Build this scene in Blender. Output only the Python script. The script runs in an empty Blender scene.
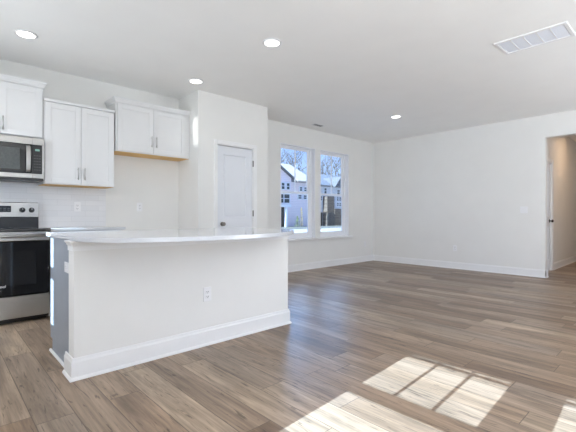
import bpy, bmesh, math, random
from mathutils import Vector, Matrix
S = bpy.context.scene
COL = S.collection
R = math.radians
PI = math.pi

# ------------------------------------------------------------------ camera, sky, sun, daylight, exposure
cam_d = bpy.data.cameras.new('camera')
cam_d.sensor_width = 36.0
cam_d.lens = 378.0 / 576.0 * 36.0
cam_d.shift_y = -0.5 / 576.0
cam_d.clip_start = 0.05
cam_d.clip_end = 400
cam = bpy.data.objects.new('camera', cam_d)
COL.objects.link(cam)
cam.location = (0, 0, 1.048)
cam.rotation_euler = (R(90), 0, R(46.95 - 90))
S.camera = cam

SUN_DIR = Vector((1.0, 0.06, -0.65))
W = bpy.data.worlds.new('sky')
S.world = W
W.use_nodes = True
nt = W.node_tree
nt.nodes.clear()
wo = nt.nodes.new('ShaderNodeOutputWorld')
wb = nt.nodes.new('ShaderNodeBackground')
wt = nt.nodes.new('ShaderNodeTexCoord')
ws = nt.nodes.new('ShaderNodeSeparateXYZ')
wr = nt.nodes.new('ShaderNodeValToRGB')
nt.links.new(wt.outputs['Generated'], ws.inputs[0])
nt.links.new(ws.outputs['Z'], wr.inputs['Fac'])
nt.links.new(wr.outputs['Color'], wb.inputs['Color'])
nt.links.new(wb.outputs[0], wo.inputs['Surface'])
e = wr.color_ramp.elements
e[0].position = 0.0
e[0].color = (0.62, 0.74, 0.95, 1)
e[1].position = 0.32
e[1].color = (0.13, 0.30, 0.80, 1)
m_ = wr.color_ramp.elements.new(0.09)
m_.color = (0.42, 0.60, 0.95, 1)
wb.inputs['Strength'].default_value = 1.3

sun_d = bpy.data.lights.new('sun', 'SUN')
sun_d.energy = 17.5
sun_d.color = (0.60, 0.80, 1.0)
sun_d.angle = R(0.22)
sun = bpy.data.objects.new('sun', sun_d)
COL.objects.link(sun)
sun.rotation_euler = SUN_DIR.to_track_quat('-Z', 'Y').to_euler()


def daylight_fill(name, loc, direction, sx, sy, watts, color):  # area lamp added inside a window opening to boost its daylight
    d = bpy.data.lights.new(name, 'AREA')
    d.shape = 'RECTANGLE'
    d.size = sx
    d.size_y = sy
    d.energy = watts
    d.color = color
    o = bpy.data.objects.new(name, d)
    COL.objects.link(o)
    o.location = loc
    o.rotation_euler = Vector(direction).to_track_quat('-Z', 'Z').to_euler()
    return o


DAY = (0.90, 0.945, 1.0)
daylight_fill('fill_west_windows', (-0.50, -0.70, 1.35), (1, -0.12, 0.50), 1.9, 1.3, 48, DAY)
daylight_fill('fill_far_west_window', (-0.60, -1.50, 1.35), (1, -0.3, 0.3), 1.0, 1.4, 134, DAY)  # fill added far from the island to brighten the east wall
daylight_fill('fill_kitchen_window', (-0.72, 3.83, 1.65), (1, -0.35, -0.35), 1.1, 1.0, 25, DAY)
daylight_fill('fill_patio_glazing', (2.0, -2.06, 1.15), (0, 1, 0.30), 2.5, 1.9, 3, DAY)
# broad blue sun lamp added for the sky sheen on the floor
sheen_d = bpy.data.lights.new('floor_sheen_sun', 'SUN')
sheen_d.energy = 7.5
sheen_d.color = (0.30, 0.56, 1.0)
sheen_d.angle = R(70)
sky = bpy.data.objects.new('floor_sheen_sun', sheen_d)
COL.objects.link(sky)
sky.rotation_euler = Vector((-0.70, -0.72, -0.52)).to_track_quat('-Z', 'Y').to_euler()
# spot lamp added outside to make the bright strip on the pantry corner
gl_d = bpy.data.lights.new('pantry_strip_spot', 'SPOT')
gl_d.energy = 2200
gl_d.color = (1.0, 0.99, 0.97)
gl_d.spot_size = R(2.15)
gl_d.spot_blend = 0.1
gl_d.shadow_soft_size = 0.02
gl = bpy.data.objects.new('pantry_strip_spot', gl_d)
COL.objects.link(gl)
gl.location = (-8.0, 3.70, 0.71)
gl.rotation_euler = (Vector((2.58, 4.60, 2.19)) - gl.location).to_track_quat('-Z', 'Y').to_euler()
daylight_fill('fill_living_uplight', (5.6, -2.0, 0.60), (0, 0.5, 2.2), 3.0, 0.5, 92, DAY)  # uplight added low at the south wall to brighten the ceiling

S.view_settings.view_transform = 'Standard'
S.view_settings.look = 'None'
S.view_settings.exposure = 0.17
S.view_settings.gamma = 1.0
S.view_settings.use_curve_mapping = False
S.cycles.use_denoising = True
S.cycles.max_bounces = 12
S.cycles.diffuse_bounces = 8
S.cycles.glossy_bounces = 4
S.cycles.transparent_max_bounces = 12

# ------------------------------------------------------------------ materials
MATS = {}


def mat(name, col, rough=0.5, metal=0.0, noise=0.0, nscale=20.0, bump=0.0, bscale=80.0, spec=0.5, emit=None, es=0.0,
        aniso=None, coat=0.0):
    m = bpy.data.materials.new(name)
    m.use_nodes = True
    t = m.node_tree
    p = t.nodes['Principled BSDF']
    p.inputs['Base Color'].default_value = (*col, 1)
    p.inputs['Roughness'].default_value = rough
    p.inputs['Metallic'].default_value = metal
    p.inputs['Specular IOR Level'].default_value = spec
    p.inputs['Coat Weight'].default_value = coat
    if emit:
        p.inputs['Emission Color'].default_value = (*emit, 1)
        p.inputs['Emission Strength'].default_value = es
    tc = t.nodes.new('ShaderNodeTexCoord')
    src = tc.outputs['Object']
    if aniso:
        mp = t.nodes.new('ShaderNodeMapping')
        mp.inputs['Scale'].default_value = aniso
        t.links.new(src, mp.inputs[0])
        src = mp.outputs[0]
    if noise > 0:
        n = t.nodes.new('ShaderNodeTexNoise')
        n.inputs['Scale'].default_value = nscale
        n.inputs['Detail'].default_value = 3
        t.links.new(src, n.inputs['Vector'])
        r = t.nodes.new('ShaderNodeValToRGB')
        r.color_ramp.elements[0].position = 0.3
        r.color_ramp.elements[1].position = 0.7
        r.color_ramp.elements[0].color = (*[c * (1 - noise) for c in col], 1)
        r.color_ramp.elements[1].color = (*[min(1, c * (1 + noise)) for c in col], 1)
        t.links.new(n.outputs['Fac'], r.inputs['Fac'])
        t.links.new(r.outputs['Color'], p.inputs['Base Color'])
    if bump > 0:
        n2 = t.nodes.new('ShaderNodeTexNoise')
        n2.inputs['Scale'].default_value = bscale
        t.links.new(src, n2.inputs['Vector'])
        b = t.nodes.new('ShaderNodeBump')
        b.inputs['Strength'].default_value = bump
        b.inputs['Distance'].default_value = 0.002
        t.links.new(n2.outputs['Fac'], b.inputs['Height'])
        t.links.new(b.outputs['Normal'], p.inputs['Normal'])
    MATS[name] = m
    return m


WALL = mat('wall_paint', (0.79, 0.785, 0.765), 0.85, noise=0.012, nscale=3, bump=0.05, bscale=250, spec=0.2)
CEIL = mat('ceiling_paint', (0.90, 0.895, 0.88), 0.9, noise=0.01, nscale=3, bump=0.06, bscale=200, spec=0.15)
TRIM = mat('trim_enamel', (0.84, 0.84, 0.84), 0.4, noise=0.01, nscale=8, spec=0.4)
CAB = mat('cabinet_white', (0.745, 0.745, 0.745), 0.42, noise=0.008, nscale=6, spec=0.4)
GREYCAB = mat('cabinet_grey', (0.31, 0.34, 0.385), 0.42, noise=0.03, nscale=9, spec=0.4)
QUARTZ = mat('white_quartz', (0.60, 0.615, 0.645), 0.10, noise=0.03, nscale=5, spec=0.32)
STEEL = mat('stainless_steel', (0.43, 0.418, 0.40), 0.34, metal=1.0, noise=0.05, nscale=6, aniso=(1, 1, 60))
CHROME = mat('brushed_nickel', (0.55, 0.54, 0.53), 0.28, metal=1.0, noise=0.03, nscale=30)
DARKNI = mat('satin_dark_nickel', (0.22, 0.21, 0.20), 0.3, metal=1.0, noise=0.04, nscale=30)
DOORP = mat('door_enamel', (0.76, 0.78, 0.82), 0.4, noise=0.008, nscale=6, spec=0.4)
BRONZE = mat('aged_bronze', (0.07, 0.06, 0.055), 0.35, metal=0.8, noise=0.1, nscale=30)
BLACKG = mat('black_glass', (0.006, 0.006, 0.007), 0.06, noise=0.1, nscale=10)
BLACKP = mat('black_enamel', (0.012, 0.012, 0.013), 0.3, noise=0.1, nscale=20)
SCREEN = mat('microwave_screen', (0.06, 0.068, 0.066), 0.2, noise=0.15, nscale=60)
OVENWIN = mat('oven_window_glass', (0.012, 0.012, 0.013), 0.08, noise=0.1, nscale=8)
DIGIT = mat('display_glow', (0.1, 0.2, 0.16), 0.4, noise=0.05, emit=(0.45, 0.9, 0.75), es=0.22)
KEY = mat('key_print', (0.10, 0.10, 0.10), 0.5, noise=0.05)
PLATE = mat('white_plastic', (0.82, 0.82, 0.83), 0.35, noise=0.008, nscale=10)
SLOT = mat('dark_slot', (0.05, 0.05, 0.05), 0.6, noise=0.1)
RAWWOOD = mat('raw_maple_plywood', (0.72, 0.44, 0.15), 0.55, noise=0.18, nscale=8, aniso=(1, 14, 1))
LENS = mat('lamp_lens', (0.9, 0.9, 0.88), 0.5, noise=0.01, emit=(1.0, 0.965, 0.92), es=6.0)
LENSFILL = mat('fill_lamp_lens', (0.9, 0.9, 0.88), 0.5, noise=0.01, emit=(1.0, 0.95, 0.88), es=95.0)  # strong lens for the added unseen lamp over the island end
LENSW = mat('warm_lamp_lens', (0.9, 0.88, 0.82), 0.5, noise=0.01, emit=(1.0, 0.66, 0.40), es=165.0)
FILTER = mat('filter_mesh', (0.80, 0.83, 0.90), 0.8, noise=0.05, nscale=140)
VINYL = mat('white_vinyl', (0.84, 0.85, 0.88), 0.35, noise=0.008, nscale=10)
LOGO = mat('white_lettering', (0.85, 0.85, 0.85), 0.4, noise=0.01)


def glass_mat():
    m = bpy.data.materials.new('window_glass')
    m.use_nodes = True
    t = m.node_tree
    t.nodes.clear()
    o = t.nodes.new('ShaderNodeOutputMaterial')
    mx = t.nodes.new('ShaderNodeMixShader')
    tr = t.nodes.new('ShaderNodeBsdfTransparent')
    gl = t.nodes.new('ShaderNodeBsdfGlossy')
    fr = t.nodes.new('ShaderNodeFresnel')
    nz = t.nodes.new('ShaderNodeTexNoise')
    nz.inputs['Scale'].default_value = 2.0
    rp = t.nodes.new('ShaderNodeMapRange')
    rp.inputs['To Min'].default_value = 0.0
    rp.inputs['To Max'].default_value = 0.01
    t.links.new(nz.outputs['Fac'], rp.inputs['Value'])
    t.links.new(rp.outputs[0], gl.inputs['Roughness'])
    fr.inputs['IOR'].default_value = 1.25
    tr.inputs['Color'].default_value = (0.97, 0.98, 0.98, 1)
    t.links.new(fr.outputs[0], mx.inputs[0])
    t.links.new(tr.outputs[0], mx.inputs[1])
    t.links.new(gl.outputs[0], mx.inputs[2])
    t.links.new(mx.outputs[0], o.inputs['Surface'])
    return m


GLASS = glass_mat()


def nmath(t, op, a, b=None, c=None):
    n = t.nodes.new('ShaderNodeMath')
    n.operation = op
    for i, v in enumerate((a, b, c)):
        if v is None:
            continue
        if isinstance(v, (int, float)):
            n.inputs[i].default_value = v
        else:
            t.links.new(v, n.inputs[i])
    return n.outputs[0]


def mixcol(t, fac, a, b, blend='MIX'):
    n = t.nodes.new('ShaderNodeMix')
    n.data_type = 'RGBA'
    n.blend_type = blend
    for idx, v in ((0, fac), (6, a), (7, b)):
        if isinstance(v, (int, float)):
            n.inputs[idx].default_value = v
        elif isinstance(v, tuple):
            n.inputs[idx].default_value = (*v, 1)
        else:
            t.links.new(v, n.inputs[idx])
    return n.outputs[2]


def floor_mat():
    m = bpy.data.materials.new('vinyl_plank')
    m.use_nodes = True
    t = m.node_tree
    p = t.nodes['Principled BSDF']
    tc = t.nodes.new('ShaderNodeTexCoord')
    sp = t.nodes.new('ShaderNodeSeparateXYZ')
    t.links.new(tc.outputs['Object'], sp.inputs[0])
    X, Y = sp.outputs['X'], sp.outputs['Y']
    PW, PL = 0.1777, 1.22
    xr = nmath(t, 'DIVIDE', nmath(t, 'SUBTRACT', X, 0.544), PW)
    row = nmath(t, 'FLOOR', xr)
    fx = nmath(t, 'FRACT', xr)
    wn = t.nodes.new('ShaderNodeTexWhiteNoise')
    wn.noise_dimensions = '1D'
    t.links.new(row, wn.inputs['W'])
    yr = nmath(t, 'ADD', nmath(t, 'DIVIDE', Y, PL), wn.outputs['Value'])
    idx = nmath(t, 'FLOOR', yr)
    fy = nmath(t, 'FRACT', yr)
    cb = t.nodes.new('ShaderNodeCombineXYZ')
    t.links.new(nmath(t, 'ADD', row, 23.0), cb.inputs[0])
    t.links.new(idx, cb.inputs[1])
    w2 = t.nodes.new('ShaderNodeTexWhiteNoise')
    w2.noise_dimensions = '2D'
    t.links.new(cb.outputs[0], w2.inputs['Vector'])
    pr = w2.outputs['Value']
    pc = w2.outputs['Color']
    # plank grain coordinates, shifted for every plank
    sc = t.nodes.new('ShaderNodeSeparateColor')
    t.links.new(pc, sc.inputs[0])
    gx = nmath(t, 'ADD', X, nmath(t, 'MULTIPLY', sc.outputs[0], 37.0))
    gy = nmath(t, 'ADD', Y, nmath(t, 'MULTIPLY', sc.outputs[1], 53.0))

    def grain(sx, sy, scale, detail, dist=0.0):
        c = t.nodes.new('ShaderNodeCombineXYZ')
        t.links.new(nmath(t, 'MULTIPLY', gx, sx), c.inputs[0])
        t.links.new(nmath(t, 'MULTIPLY', gy, sy), c.inputs[1])
        n = t.nodes.new('ShaderNodeTexNoise')
        n.inputs['Scale'].default_value = scale
        n.inputs['Detail'].default_value = detail
        n.inputs['Roughness'].default_value = 0.6
        n.inputs['Distortion'].default_value = dist
        t.links.new(c.outputs[0], n.inputs['Vector'])
        return n.outputs['Fac']

    g1 = grain(9.0, 0.9, 1.0, 4, 1.2)      # broad light and dark bands
    g2 = grain(70.0, 2.2, 1.0, 5, 0.4)     # fine fibres
    g3 = grain(26.0, 2.6, 1.0, 3, 3.0)     # knots and cathedral marks
    base = t.nodes.new('ShaderNodeValToRGB')
    els = base.color_ramp.elements
    els[0].position = 0.0
    els[0].color = (0.203, 0.136, 0.091, 1)
    els[1].position = 1.0
    els[1].color = (0.409, 0.310, 0.224, 1)
    for pos, c in ((0.2, (0.247, 0.171, 0.118)), (0.45, (0.327, 0.235, 0.165)), (0.7, (0.296, 0.227, 0.173)), (0.85, (0.363, 0.272, 0.196))):
        k = els.new(pos)
        k.color = (*c, 1)
    t.links.new(pr, base.inputs['Fac'])
    m1 = t.nodes.new('ShaderNodeMapRange')
    m1.inputs['From Min'].default_value = 0.3
    m1.inputs['From Max'].default_value = 0.7
    m1.inputs['To Min'].default_value = 0.58
    m1.inputs['To Max'].default_value = 1.28
    t.links.new(g1, m1.inputs['Value'])
    m2 = t.nodes.new('ShaderNodeMapRange')
    m2.inputs['From Min'].default_value = 0.3
    m2.inputs['From Max'].default_value = 0.7
    m2.inputs['To Min'].default_value = 0.74
    m2.inputs['To Max'].default_value = 1.22
    t.links.new(g2, m2.inputs['Value'])
    m3 = t.nodes.new('ShaderNodeMapRange')
    m3.inputs['From Min'].default_value = 0.58
    m3.inputs['From Max'].default_value = 0.70
    m3.inputs['To Min'].default_value = 1.0
    m3.inputs['To Max'].default_value = 0.42
    t.links.new(g3, m3.inputs['Value'])
    k = nmath(t, 'MULTIPLY', nmath(t, 'MULTIPLY', m1.outputs[0], m2.outputs[0]), m3.outputs[0])
    vm = t.nodes.new('ShaderNodeVectorMath')
    vm.operation = 'SCALE'
    t.links.new(base.outputs[0], vm.inputs[0])
    t.links.new(k, vm.inputs['Scale'])
    # seams
    ex = nmath(t, 'MULTIPLY', nmath(t, 'MINIMUM', fx, nmath(t, 'SUBTRACT', 1.0, fx)), PW)
    ey = nmath(t, 'MULTIPLY', nmath(t, 'MINIMUM', fy, nmath(t, 'SUBTRACT', 1.0, fy)), PL)
    ed = nmath(t, 'MINIMUM', ex, ey)
    sm = t.nodes.new('ShaderNodeMapRange')
    sm.inputs['From Min'].default_value = 0.0008
    sm.inputs['From Max'].default_value = 0.0028
    sm.inputs['To Min'].default_value = 0.0
    sm.inputs['To Max'].default_value = 1.0
    t.links.new(ed, sm.inputs['Value'])
    col = mixcol(t, sm.outputs[0], (0.10, 0.075, 0.055), vm.outputs[0])
    t.links.new(col, p.inputs['Base Color'])
    p.inputs['Specular IOR Level'].default_value = 0.30
    rr = t.nodes.new('ShaderNodeMapRange')
    rr.inputs['To Min'].default_value = 0.28
    rr.inputs['To Max'].default_value = 0.46
    t.links.new(g2, rr.inputs['Value'])
    t.links.new(rr.outputs[0], p.inputs['Roughness'])
    b = t.nodes.new('ShaderNodeBump')
    b.inputs['Strength'].default_value = 0.25
    b.inputs['Distance'].default_value = 0.0015
    t.links.new(nmath(t, 'ADD', nmath(t, 'MULTIPLY', g2, 0.4), sm.outputs[0]), b.inputs['Height'])
    t.links.new(b.outputs[0], p.inputs['Normal'])
    return m


FLOOR = floor_mat()


def brick_mat(name, c1, c2, mortar, scale, bw, rh, ms=0.004, rough=0.3, axes='XZ', bias=0.0):
    m = bpy.data.materials.new(name)
    m.use_nodes = True
    t = m.node_tree
    p = t.nodes['Principled BSDF']
    p.inputs['Roughness'].default_value = rough
    tc = t.nodes.new('ShaderNodeTexCoord')
    sp = t.nodes.new('ShaderNodeSeparateXYZ')
    cb = t.nodes.new('ShaderNodeCombineXYZ')
    t.links.new(tc.outputs['Object'], sp.inputs[0])
    t.links.new(sp.outputs[axes[0]], cb.inputs[0])
    t.links.new(sp.outputs[axes[1]], cb.inputs[1])
    b = t.nodes.new('ShaderNodeTexBrick')
    b.inputs['Scale'].default_value = scale
    b.inputs['Brick Width'].default_value = bw
    b.inputs['Row Height'].default_value = rh
    b.inputs['Mortar Size'].default_value = ms
    b.inputs['Bias'].default_value = bias
    b.inputs['Color1'].default_value = (*c1, 1)
    b.inputs['Color2'].default_value = (*c2, 1)
    b.inputs['Mortar'].default_value = (*mortar, 1)
    t.links.new(cb.outputs[0], b.inputs['Vector'])
    t.links.new(b.outputs['Color'], p.inputs['Base Color'])
    return m


TILE = brick_mat('white_wall_tile', (0.78, 0.78, 0.79), (0.74, 0.745, 0.76), (0.66, 0.66, 0.67), 1.0, 0.30, 0.065, 0.0018, 0.18)
SIDING = brick_mat('lavender_lap_siding', (0.90, 0.79, 0.80), (0.87, 0.76, 0.77), (0.74, 0.65, 0.67), 1.0, 30.0, 0.18, 0.018, 0.7)
SIDINGW = brick_mat('white_lap_siding', (0.74, 0.76, 0.80), (0.71, 0.73, 0.78), (0.60, 0.62, 0.67), 1.0, 30.0, 0.18, 0.018, 0.7)
STONE = brick_mat('brown_field_stone', (0.15, 0.105, 0.075), (0.075, 0.055, 0.04), (0.16, 0.125, 0.10), 1.0, 0.45, 0.22, 0.03, 0.9)
SHINGLE = brick_mat('pale_shingles', (0.17, 0.165, 0.175), (0.14, 0.135, 0.15), (0.11, 0.11, 0.12), 1.0, 0.5, 0.2, 0.01, 0.9, 'XY')
PALESH = mat('painted_sunlit_roof', (0.40, 0.335, 0.30), 0.9, noise=0.06, nscale=3)  # sunlight on this roof slope is put into the paler colour
DARKSH = mat('dark_gable_boards', (0.06, 0.085, 0.13), 0.8, noise=0.2, nscale=4)
HGLASS = mat('dark_house_glass', (0.03, 0.045, 0.05), 0.1, noise=0.2, nscale=2)
HDOOR = mat('dark_front_door', (0.015, 0.016, 0.018), 0.4, noise=0.15, nscale=4)
BARK = mat('bare_bark', (0.10, 0.085, 0.085), 0.9, noise=0.3, nscale=8)
LEAF = mat('shrub_green', (0.14, 0.17, 0.05), 0.8, noise=0.5, nscale=9)
LEAFY = mat('autumn_yellow', (0.42, 0.30, 0.10), 0.8, noise=0.4, nscale=9)
CONC = mat('pale_concrete', (0.40, 0.335, 0.30), 0.9, noise=0.1, nscale=0.6)
LAWN = mat('winter_lawn', (0.16, 0.15, 0.12), 0.95, noise=0.25, nscale=1.5)

# ------------------------------------------------------------------ builders
ORG = {}


class MB:
    def __init__(self):
        self.bm = bmesh.new()

    def merge(self, b2):
        me = bpy.data.meshes.new('tmp')
        b2.to_mesh(me)
        b2.free()
        self.bm.from_mesh(me)
        bpy.data.meshes.remove(me)
        return self

    def box(self, x0, x1, y0, y1, z0, z1, bev=0.0, seg=2):
        b = bmesh.new()
        vs = [b.verts.new((x, y, z)) for z in (z0, z1) for y in (y0, y1) for x in (x0, x1)]
        for f in ((0, 2, 3, 1), (4, 5, 7, 6), (0, 1, 5, 4), (2, 6, 7, 3), (0, 4, 6, 2), (1, 3, 7, 5)):
            b.faces.new([vs[i] for i in f])
        if bev > 0:
            bmesh.ops.bevel(b, geom=b.edges[:], offset=bev, segments=seg, affect='EDGES', profile=0.5)
        return self.merge(b)

    def tube(self, pts, r, seg=10, caps=True):
        b = bmesh.new()
        pts = [Vector(p) for p in pts]
        rs = r if isinstance(r, (list, tuple)) else [r] * len(pts)
        rings = []
        for i, p in enumerate(pts):
            if i == 0:
                d = pts[1] - p
            elif i == len(pts) - 1:
                d = p - pts[i - 1]
            else:
                d = pts[i + 1] - pts[i - 1]
            d.normalize()
            a = d.orthogonal().normalized()
            c = d.cross(a)
            if i and (rings[-1][1].dot(a)) < 0.999:
                a = (rings[-1][1] - d * rings[-1][1].dot(d))
                a = a.normalized() if a.length > 1e-5 else d.orthogonal().normalized()
                c = d.cross(a)
            rings.append(([b.verts.new(p + (a * math.cos(2 * PI * k / seg) + c * math.sin(2 * PI * k / seg)) * rs[i])
                           for k in range(seg)], a))
        for i in range(len(rings) - 1):
            A, B = rings[i][0], rings[i + 1][0]
            for k in range(seg):
                f = b.faces.new((A[k], A[(k + 1) % seg], B[(k + 1) % seg], B[k]))
                f.smooth = True
        if caps:
            b.faces.new(list(reversed(rings[0][0])))
            b.faces.new(rings[-1][0])
        return self.merge(b)

    def lathe(self, prof, center, axis='Z', seg=32, caps=True):
        """prof: (r, h) pairs along the axis"""
        b = bmesh.new()
        rings = []
        for r, h in prof:
            ring = []
            for k in range(seg):
                c, s = r * math.cos(2 * PI * k / seg), r * math.sin(2 * PI * k / seg)
                v = {'Z': (c, s, h), 'Y': (c, h, s), 'X': (h, c, s)}[axis]
                ring.append(b.verts.new(Vector(v) + Vector(center)))
            rings.append(ring)
        for i in range(len(rings) - 1):
            A, B = rings[i], rings[i + 1]
            for k in range(seg):
                f = b.faces.new((A[k], A[(k + 1) % seg], B[(k + 1) % seg], B[k]))
                f.smooth = True
        if caps:
            b.faces.new(rings[0])
            b.faces.new(rings[-1])
        else:
            for k in range(seg):
                b.faces.new((rings[-1][k], rings[-1][(k + 1) % seg], rings[0][(k + 1) % seg], rings[0][k]))
        bmesh.ops.recalc_face_normals(b, faces=b.faces[:])
        return self.merge(b)

    def prism(self, pts, lo, hi, axis='Z', bev=0.0):
        """polygon pts extruded along axis; pts are (x,y) for Z, (x,z) for Y, (y,z) for X"""
        b = bmesh.new()

        def P(p, h):
            return {'Z': (p[0], p[1], h), 'Y': (p[0], h, p[1]), 'X': (h, p[0], p[1])}[axis]
        A = [b.verts.new(P(p, lo)) for p in pts]
        B = [b.verts.new(P(p, hi)) for p in pts]
        n = len(pts)
        b.faces.new(A)
        b.faces.new(list(reversed(B)))
        for k in range(n):
            b.faces.new((A[k], B[k], B[(k + 1) % n], A[(k + 1) % n]))
        bmesh.ops.recalc_face_normals(b, faces=b.faces[:])
        if bev > 0:
            es = [e_ for e_ in b.edges if len(e_.link_faces) == 2 and e_.calc_face_angle() > R(40)]
            bmesh.ops.bevel(b, geom=es, offset=bev, segments=2, affect='EDGES', profile=0.5)
        return self.merge(b)

    def build(self, name, m, parent=None, org=None, smooth=False):
        o0 = ORG[parent.name] if parent else Vector(org or (0, 0, 0))
        if smooth:
            for f in self.bm.faces:
                f.smooth = True
        bmesh.ops.translate(self.bm, vec=-o0, verts=self.bm.verts[:])
        me = bpy.data.meshes.new(name)
        self.bm.to_mesh(me)
        self.bm.free()
        me.materials.append(m)
        o = bpy.data.objects.new(name, me)
        COL.objects.link(o)
        if parent:
            o.parent = parent
        else:
            o.location = o0
        ORG[o.name] = o0
        return o


def thing(name, loc, label, cat, group=None):
    o = bpy.data.objects.new(name, None)
    o.empty_display_size = 0.1
    COL.objects.link(o)
    o.location = loc
    ORG[o.name] = Vector(loc)
    return tag(o, label, cat, group)


def tag(o, label, cat, group=None):
    o['label'] = label
    o['category'] = cat
    if group:
        o['group'] = group
    return o


def struct_root(name, loc=(0, 0, 0)):
    o = bpy.data.objects.new(name, None)
    COL.objects.link(o)
    o.location = loc
    ORG[o.name] = Vector(loc)
    o['kind'] = 'structure'
    return o


def struct(mb, name, m):
    o = mb.build(name, m)
    o['kind'] = 'structure'
    return o


def walled(mb, axis, a0, a1, t0, t1, z0, z1, holes):
    """wall along axis ('X' or 'Y') from a0 to a1, thickness t0..t1, with holes (a0,a1,z0,z1)"""
    As = sorted({a0, a1, *[h[0] for h in holes], *[h[1] for h in holes]})
    for i in range(len(As) - 1):
        lo, hi = As[i], As[i + 1]
        mid = (lo + hi) / 2
        hs = sorted([(h[2], h[3]) for h in holes if h[0] < mid < h[1]])
        z = z0
        for hz0, hz1 in hs + [(z1, z1)]:
            if hz0 > z + 1e-6:
                if axis == 'X':
                    mb.box(lo, hi, t0, t1, z, hz0)
                else:
                    mb.box(t0, t1, lo, hi, z, hz0)
            z = max(z, hz1)
    return mb


# ------------------------------------------------------------------ room shell
H = 2.74
XW, XE, YN, YS = -0.75, 7.50, 5.105, -2.20
YP, PX0, PX1 = 4.547, 2.592, 3.812      # pantry front and sides
struct(MB().box(-0.90, 12.15, -2.35, 5.255, -0.12, 0.0), 'floor', FLOOR)
struct(MB().box(-0.90, 12.15, -2.35, 5.255, H, H + 0.18), 'ceiling', CEIL)
W1 = (4.578, 5.505, 0.61, 2.37)
W2 = (5.654, 6.571, 0.61, 2.37)
struct(walled(MB(), 'X', -0.90, 7.62, YN, YN + 0.15, 0, H, [W1, W2]), 'wall_north', WALL)
W3 = (0.52, 1.295, 0.60, 2.345)         # pair of windows behind the camera
W4 = (-0.445, 0.33, 0.60, 2.345)
W8 = (-1.95, -1.05, 0.60, 2.345)  # unseen window added to go with the far west fill lamp
W5 = (3.20, 4.42, 1.10, 2.26)          # kitchen window
struct(walled(MB(), 'Y', -2.35, YN, XW - 0.15, XW, 0, H, [W3, W4, W5, W8]), 'wall_west', WALL)
W6 = (0.65, 3.35, 0.03, 2.20)          # patio glazing behind the camera
W7 = (3.95, 7.25, 0.30, 2.50)          # unseen windows added to light the living area
struct(walled(MB(), 'X', XW, 7.62, YS - 0.15, YS, 0, H, [W6, W7]), 'wall_south', WALL)
OPY, OPZ = 1.692, 2.365
struct(walled(MB(), 'Y', YS, YN, XE, XE + 0.12, 0, H, [(0.30, OPY, -0.1, OPZ)]), 'wall_east', WALL)
D2 = (7.78, 8.58, -0.1, 2.04)
struct(walled(MB(), 'X', 7.62, 12.15, 1.84, 1.96, 0, H, [D2]), 'wall_hall_left', WALL)
struct(MB().box(7.62, 12.15, 0.18, 0.30, 0, H), 'wall_hall_right', WALL)
struct(MB().box(12.03, 12.15, 0.30, 1.84, 0, H), 'wall_hall_end', WALL)
D1 = (2.885, 3.532, -0.1, 2.060)
struct(walled(MB(), 'X', PX0, PX1, YP, YP + 0.10, 0, H, [D1]), 'wall_pantry_front', WALL)
struct(MB().box(PX0, PX0 + 0.10, YP + 0.10, YN, 0, H), 'wall_pantry_left', WALL)
struct(MB().box(PX1 - 0.10, PX1, YP + 0.10, YN, 0, H), 'wall_pantry_right', WALL)
struct(MB().box(-0.74, 1.589, YN - 0.008, YN, 0.90, 1.40), 'backsplash', TILE)

# baseboards: profile (depth, z)
BASEP = [(0, 0), (0.024, 0), (0.024, 0.006), (0.018, 0.016), (0.014, 0.018), (0.014, 0.112), (0.009, 0.122), (0.007, 0.133), (0, 0.133)]


def base_x(name, x0, x1, y, sgn):
    mb = MB().prism([(y + sgn * d, z) for d, z in BASEP], x0, x1, 'X')
    return struct(mb, name, TRIM)


def base_y(name, y0, y1, x, sgn):
    mb = MB().prism([(x + sgn * d, z) for d, z in BASEP], y0, y1, 'Y')
    return struct(mb, name, TRIM)


base_x('baseboard_north', PX1, XE, YN, -1)
base_x('baseboard_alcove', 1.62, PX0, YN, -1)
base_y('baseboard_east', OPY - 0.014, YN, XE, -1)
base_x('baseboard_opening', XE - 0.014, 7.634, OPY, -1)
base_x('baseboard_hall', 8.67, 12.03, 1.84, -1)
base_x('baseboard_pantry', PX0 - 0.014, 2.832, YP, -1)
base_x('baseboard_pantry_right', 3.585, PX1 + 0.014, YP, -1)
base_y('baseboard_pantry_side', YP, YN, PX1, 1)
base_y('baseboard_south_east', YS, 0.30, XE, -1)


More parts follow.
